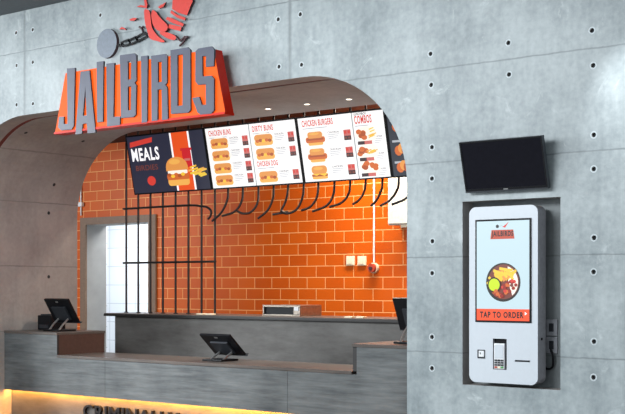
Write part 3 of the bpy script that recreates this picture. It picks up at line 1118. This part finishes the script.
# ------------------------------------------------------------------ sales terminals
def terminal(label, x, y, z, tilt, hz, w=.40, ln=.30):
    """hz: height of the tablet's centre above the counter"""
    t = thing('sales_terminal', label, 'terminal', (x, y, z + .0006), (0, 0, 0), 'sales terminals on the counter')
    Rm = Matrix.Translation((0, 0, hz)) @ Matrix.Rotation(tilt, 4, 'X')
    def tb(a, b_, mat, bev=.004):
        m = MB().box(a, b_, mat, bev)
        m.v = [Rm @ v for v in m.v]
        return m
    tb((-w / 2, -.012, -ln / 2), (w / 2, .012, ln / 2), M['black']).build('housing', t)
    tb((-w / 2 + .015, .012, -ln / 2 + .015), (w / 2 - .015, .0135, ln / 2 - .015), M['tvscreen'], 0).build('screen', t)
    tb((-w * .28, -.035, -ln * .36), (w * .28, -.012, ln * .2), M['darkgrey']).build('rear_cover', t)
    tb((-.02, -.0135, ln * .36), (.02, -.012, ln * .42), M['silver'], 0).build('badge', t)
    tb((-w / 2, -.016, -ln / 2 - .006), (w / 2 + .03, .016, -ln / 2), M['darkgrey'], .002).build('card_reader', t)
    for s in (-1, 1):
        top = Rm @ Vector((s * w * .2, -.03, -ln * .3))
        ft = Vector((s * w * .2 - .0, top.y - .13, .012))
        MB().tube([ft, ft.lerp(top, .5) + Vector((0, -.01, .0)), top], .011, M['silver'], 8).build('leg', t)
    MB().box((-w * .34, -.15, 0), (w * .3, .1, .018), M['black'], .006).build('base', t)
    return t


zt_ = ZHI
terminal('black sales terminal on silver legs on the raised counter end by the doorway', -4.19, .88, ZHI, math.radians(32), .225)
xm = ax(226, .98)
terminal('low tilted black sales terminal on the lowered middle of the counter', xm, .93, ZLO, math.radians(49), .16)
terminal('black sales terminal half hidden behind the arch edge at the raised counter end', .43, .90, ZHI, math.radians(24), .255)
xp0, xp1 = ax(34.5, .80), ax(49, .80)
t = thing('receipt_printer', 'black receipt printer beside the terminal on the raised counter end', 'printer', ((xp0 + xp1) / 2 - .09, 1.03, ZHI + .0006))
MB().box((-.13, -.11, 0), (.09, .11, .165), M['black'], .01).build('body', t)
MB().box((-.1, -.09, .165), (.07, .05, .178), M['darkgrey'], .004).build('lid', t)
MB().box((-.09, -.116, .02), (.06, -.11, .06), M['darkgrey'], .002).build('front_panel', t)

# ------------------------------------------------------------------ television
tw0, tw1 = ax(458.8, -.15), ax(541.5, -.15)
ztv = at(500, 139.2, -.15).z
zbv = at(506, 191.0, -.05).z
hv = math.hypot(ztv - zbv, .10)
tilt = math.atan2(.10, ztv - zbv)
tv = thing('television', 'switched-off black television tilted down from the concrete above the kiosk', 'television', ((tw0 + tw1) / 2, -.10, (ztv + zbv) / 2), (tilt, 0, 0))
w = tw1 - tw0
b = MB().plate([[(-w / 2, -hv / 2), (w / 2, -hv / 2), (w / 2, hv / 2), (-w / 2, hv / 2)], [(-w / 2 + .012, -hv / 2 + .026), (w / 2 - .012, -hv / 2 + .026), (w / 2 - .012, hv / 2 - .012), (-w / 2 + .012, hv / 2 - .012)]], 0, .03, M['black'], M['tvframe'])
b.box((-w / 2 + .001, .03, -hv / 2 + .001), (w / 2 - .001, .042, hv / 2 - .001), M['tvframe'])
b.box((-w / 2, -.002, -hv / 2), (w / 2, 0, -hv / 2 + .01), M['tvframe'])
b.build('bezel', tv)
MB().box((-w / 2 + .012, .004, -hv / 2 + .026), (w / 2 - .012, .03, hv / 2 - .012), M['tvscreen']).build('screen', tv)
MB().box((-.018, -.001, -hv / 2 + .012), (.018, 0.0, -hv / 2 + .019), M['silver']).build('badge', tv)
Ri = Matrix.Rotation(-tilt, 4, 'X')
b = MB()
b.box((-.07, .042, -.1), (.07, .05, .1), M['bar'])
b.v = b.v
wallpt = Ri @ Vector((0, .10 - .002, 0))
b.tube([Vector((0, .045, 0)), wallpt], .03, M['bar'])
b.build('wall_bracket', tv)

# ------------------------------------------------------------------ self-service kiosk
KF = -0.045
kx0, kx1 = ax(469.2, KF), ax(537.8, KF)
kzt = at(503, 206.0, KF).z
kzb = at(503, 383.5, KF).z
ks = thing('order_kiosk', 'white self-order kiosk with lit screen set in the wall recess', 'kiosk', ((kx0 + kx1) / 2, KF, kzb))
W, H = kx1 - kx0, kzt - kzb
ko = Vector(ks.location)


def kl(px, py, y=KF):
    p = at(px, py, y)
    return (p.x - ko.x, p.z - ko.z)


pr = [kl(*q) for q in ((492.9, 338.8), (506.7, 338.8), (506.7, 369.6), (492.9, 369.6))]
px0, px1, pz1, pz0 = (pr[0][0] + pr[3][0]) / 2, (pr[1][0] + pr[2][0]) / 2, (pr[0][1] + pr[1][1]) / 2, (pr[2][1] + pr[3][1]) / 2
MB().plate([rrect(-W / 2, 0, W / 2, H, .055, 8), [(px0, pz0), (px1, pz0), (px1, pz1), (px0, pz1)]], 0, .03, M['kiosk'], M['kiosk_side']).build('front_shell', ks, .004)
MB().plate([rrect(-W / 2 + .002, .002, W / 2 - .002, H - .002, .054, 8)], .03, .128, M['kiosk_side']).build('body', ks)
sx0, sx1 = kl(475.6, 270)[0], kl(531.6, 270)[0]
sz1, sz0 = (kl(475.6, 219.8)[1] + kl(531.6, 218)[1]) / 2, (kl(475.6, 322)[1] + kl(531.6, 323.2)[1]) / 2
MB().box((sx0, -.006, sz0), (sx1, 0.0, sz1), M['black'], .002).build('screen_bezel', ks)
mg = .014
b = MB()
y = -.0075
sw, sh = sx1 - sx0, sz1 - sz0
b.rect(sx0 + mg, sz0 + mg, sx1 - mg, sz1 - mg, y, E['cyan'])
zb_ = kl(503, 309)[1]
b.rect(sx0 + mg, sz0 + mg, sx1 - mg, zb_, y - .0005, E['bar'])
b.text('TAP TO ORDER', sx0 + sw * .09, sz0 + (zb_ - sz0) * .34, sw * .78, (zb_ - sz0) * .46, y - .001, E['black'], 0, .04)
b.poly([(sx1 - .05, sz0 + .055), (sx1 - .032, sz0 + .068), (sx1 - .05, sz0 + .081)], y - .001, E['bright'])
scr = b.build('screen', ks)
b = MB()
lx0, lz0 = kl(491.6, 238.2); lx1, lz1 = kl(514.3, 231.8)
lz1 = lz0 + .055
lw = lx1 - lx0
b.poly([(lx0 - .006, lz0 - .008), (lx1 + .006, lz0 - .008), (lx1 - .004, lz1 + .004), (lx0 + .004, lz1 + .004)], y - .001, E['logo'])
b.text('JAILBIRDS', lx0 + .004, lz0, lw - .008, lz1 - lz0 - .004, y - .0015, E['black'], 0, .04)
b.ell(lx0 + lw * .28, lz1 + .03, .013, .013, y - .001, E['black'], 14)
b.poly([(lx0 + lw * .5, lz1 + .026), (lx0 + lw * .62, lz1 + .018), (lx0 + lw * .74, lz1 + .05), (lx0 + lw * .78, lz1 + .062), (lx0 + lw * .7, lz1 + .05), (lx0 + lw * .6, lz1 + .036)], y - .001, E['red'])
b.poly([(lx0 + lw * .32, lz1 + .028), (lx0 + lw * .5, lz1 + .032), (lx0 + lw * .5, lz1 + .036), (lx0 + lw * .32, lz1 + .032)], y - .001, E['grey'])
b.build('logo', scr)
b = MB()
cxz = kl(503.7, 282.3)
cx, cz = cxz
RR = .142
yy = y - .001
b.ell(cx, cz, RR, RR, yy, E['bowl'], 36)
b.ell(cx + .004, cz + .004, RR * .9, RR * .9, yy - .0004, E['maroon'], 32)
b.poly([(cx + RR * .86 * math.cos(a), cz + RR * .86 * math.sin(a)) for a in [i * PI / 16 - .9 for i in range(12)]] + [(cx + RR * .3, cz)], yy - .0006, E['cream'])
rr = random.Random(11)
k = 0
for i in range(34):
    a = rr.uniform(.15, 1.0) * PI * .95 + .1; q = rr.uniform(.25, .76) * RR
    x, z = cx + q * math.cos(a), cz + q * math.sin(a)
    an = rr.uniform(-.8, .9)
    dx, dz = .032 * math.cos(an), .032 * math.sin(an)
    nx, nz = -dz * .3, dx * .3
    b.poly([(x - dx + nx, z - dz + nz), (x - dx - nx, z - dz - nz), (x + dx - nx, z + dz - nz), (x + dx + nx, z + dz + nz)], yy - .0008 - .0001 * k, E[('fries', 'cheese', 'bun', 'fries')[i % 4]])
    k += 1
for i in range(26):
    a = rr.uniform(-1.2, .3) * PI * .5; q = rr.uniform(.1, .72) * RR
    b.ell(cx + .01 + q * math.cos(a), cz - .01 + q * math.sin(a) * .7, .014, .013, yy - .0008 - .0001 * k, E[('chili', 'crumb', 'chili', 'red', 'maroon')[i % 5]], 9)
    k += 1
for i in range(12):
    a = rr.uniform(-.75, -.5) * PI; q = rr.uniform(.4, .75) * RR
    b.ell(cx + q * math.cos(a), cz + q * math.sin(a), .016, .014, yy - .0008 - .0001 * k, E[('patty', 'chili', 'crumb')[i % 3]], 9)
    k += 1
b.ell(cx - RR * .5, cz - RR * .13, .056, .056, yy - .0068, E['bowl'], 22)
b.ell(cx - RR * .5, cz - RR * .13, .046, .046, yy - .0072, E['lime'], 22)
b.build('food_picture', scr)['label'] = 'round bowl of fries and chicken with green dip'
# card terminal in its pocket
ct = MB()
cw_ = px1 - px0
ct.box((px0, .024, pz0), (px1, .03, pz1), M['black'])
pk = ct.build('card_pocket', ks)
hh2 = pz1 - pz0
MB().box((px0 + .008, .0, pz0 + .004), (px1 - .02, .022, pz1 - hh2 * .15), M['white'], .005).box((px0 + .016, -.002, pz0 + hh2 * .36), (px1 - .03, .002, pz1 - hh2 * .2), M['kiosk']).build('card_reader', ks)['label'] = 'light grey card reader with keypad'
rd = MB()
kx = px0 + .012
kw = (px1 - .024 - kx) / 3
for r_ in range(4):
    for c_ in range(3):
        mt = M['darkgrey'] if r_ > 0 else (M['alarm'], M['cream'], simple('green_key', lin(70, 150, 80), .5))[c_]
        rd.box((kx + c_ * kw + .002, -.003, pz0 + .01 + r_ * hh2 * .075), (kx + (c_ + 1) * kw - .002, .001, pz0 + .006 + (r_ + 1) * hh2 * .075), mt)
rd.build('keypad', ks)
s0, s1 = kl(477.6, 349.5), kl(485, 358.5)
b = MB().box((s0[0], -.004, s1[1]), (s1[0], 0.0, s0[1]), M['darkgrey'], .001)
b.box((s0[0] + .012, -.005, s1[1] + .012), (s1[0] - .006, -.0035, s0[1] - .008), M['white'])
b.rect(s0[0] + .022, s1[1] + .03, s0[0] + .03, s0[1] - .02, -.0055, M['darkgrey'])
b.build('scanner_window', ks)
s0, s1 = kl(515, 359.9), kl(530, 362.2)
MB().box((s0[0], -.003, s1[1]), (s1[0], 0.0, s0[1]), M['black'], .001).build('receipt_slot', ks)
q = kl(541, 339, 0.05)
MB().tube([(W / 2 - .003, .06, kl(540, 339.4)[1]), (W / 2 + .004, .06, kl(540, 339.4)[1])], .01, M['black']).build('side_lock', ks)
MB().box((-.12, .128, H * .3), (.12, NB - KF - .001, H * .7), M['bar']).build('mounting_plate', ks)

# sockets and cable in the recess beside the kiosk
p = at(552.3, 327.5, NB); p2 = at(552.3, 345, NB)
for lbl, pp in (('grey socket plate in the recess beside the kiosk, upper one', p), ('grey socket plate in the recess beside the kiosk, lower one above the cable', p2)):
    t = thing('wall_socket', lbl, 'socket', (pp.x, NB, pp.z), (0, 0, 0), 'sockets in the kiosk recess')
    MB().box((-.045, -.014, -.06), (.045, -.0005, .06), M['darkgrey'] if False else M['kiosk_side'], .004).build('face_plate', t)
    MB().box((-.018, -.018, -.03), (.018, -.014, .03), M['darkgrey'], .002).build('outlet', t)
pts = [(p2.x, NB - .025, p2.z - .03), (p2.x + .02, NB - .03, p2.z - .09), (p2.x + .01, NB - .02, p2.z - .16), (p2.x - .04, NB - .02, p2.z - .17), (p2.x - .06, NB - .02, p2.z - .1)]
tag(MB().tube(spline(pts, 8), .008, M['black'], 8).build('power_cable'), 'black cable looping below the sockets in the kiosk recess', 'cable')


# ------------------------------------------------------------------ lights
def area(name, loc, target, size, energy, col=(1, 1, 1), sy=None, spread=None):
    l = bpy.data.lights.new(name, 'AREA')
    l.energy = energy
    l.color = col
    l.size = size
    if sy:
        l.shape = 'RECTANGLE'; l.size_y = sy
    if spread:
        l.spread = spread
    o = bpy.data.objects.new(name, l)
    o.location = loc
    d = Vector(target) - Vector(loc)
    o.rotation_euler = d.to_track_quat('-Z', 'Y').to_euler()
    link(o)
    return o


area('hall_key_light', (-11.5, -6.0, 3.4), (-.5, 0, 2.0), 3.4, 900, (.92, .97, 1.0), 2.4)  # key light from the far left, source unseen; no window is built
area('hall_fill_light', (-.8, -6.2, 4.25), (0.2, 0, 1.7), 4.5, 450, (.93, .97, 1.0), 1.5)  # frontal fill added to brighten the shop front, not a ceiling fitting
area('kitchen_light', (-.9, 2.9, 3.44), (-.9, 3.1, 0), 2.4, 190, (1.0, .90, .76), .5)
area('kitchen_light', (-4.4, 2.9, 3.44), (-4.4, 3.1, 0), 2.4, 10, (1.0, .90, .76), .5)
area('store_light', (-6.6, 4.8, 2.95), (-6.6, 4.8, 0), 2.0, 120, (.96, .98, 1.0), .9)
ds = bpy.data.lights.new('counter_spot', 'SPOT')
ds.energy = 800; ds.spot_size = math.radians(38); ds.spot_blend = 1.0; ds.shadow_soft_size = .12; ds.color = (.97, .98, 1.0)
o = bpy.data.objects.new('counter_spot', ds); o.location = (-2.0, -2.4, 4.15)
o.rotation_euler = (Vector((-2.45, .55, .6)) - Vector(o.location)).to_track_quat('-Z', 'Y').to_euler(); link(o)
sp = bpy.data.lights.new('wall_glare_spot', 'SPOT')  # added spot; its pool stands in for the glare at the wall's right edge
sp.energy = 90; sp.spot_size = math.radians(34); sp.spot_blend = 1.0; sp.shadow_soft_size = .06; sp.color = (.95, .98, 1.0)
o = bpy.data.objects.new('wall_glare_spot', sp); o.location = (2.95, -.75, 3.7)
tg = at(628, 95, 0)
o.rotation_euler = (tg - Vector(o.location)).to_track_quat('-Z', 'Y').to_euler(); link(o)

w = bpy.data.worlds.new('hall_air'); S.world = w
w.use_nodes = True
bg = w.node_tree.nodes['Background']
bg.inputs['Color'].default_value = (.80, .88, .95, 1)
bg.inputs['Strength'].default_value = .72

# ------------------------------------------------------------------ camera
cam = bpy.data.cameras.new('camera')
cam.sensor_width = 36.0
cam.sensor_fit = 'HORIZONTAL'
cam.lens = 36.0 * FPX / 625.0
cam.shift_x = 0.0
cam.shift_y = (285.0 - 207.0) / 625.0
cam.clip_end = 100
co_ = bpy.data.objects.new('camera', cam)
co_.location = (CX, CY, CAMZ)
fw = Vector((-SN, CS, 0))
co_.rotation_euler = fw.to_track_quat('-Z', 'Y').to_euler()
link(co_)
S.camera = co_

S.view_settings.view_transform = 'Standard'
S.view_settings.look = 'None'
S.view_settings.exposure = 0.0
S.view_settings.gamma = 1.0
S.view_settings.use_curve_mapping = False
S.cycles.use_denoising = True
S.cycles.max_bounces = 8
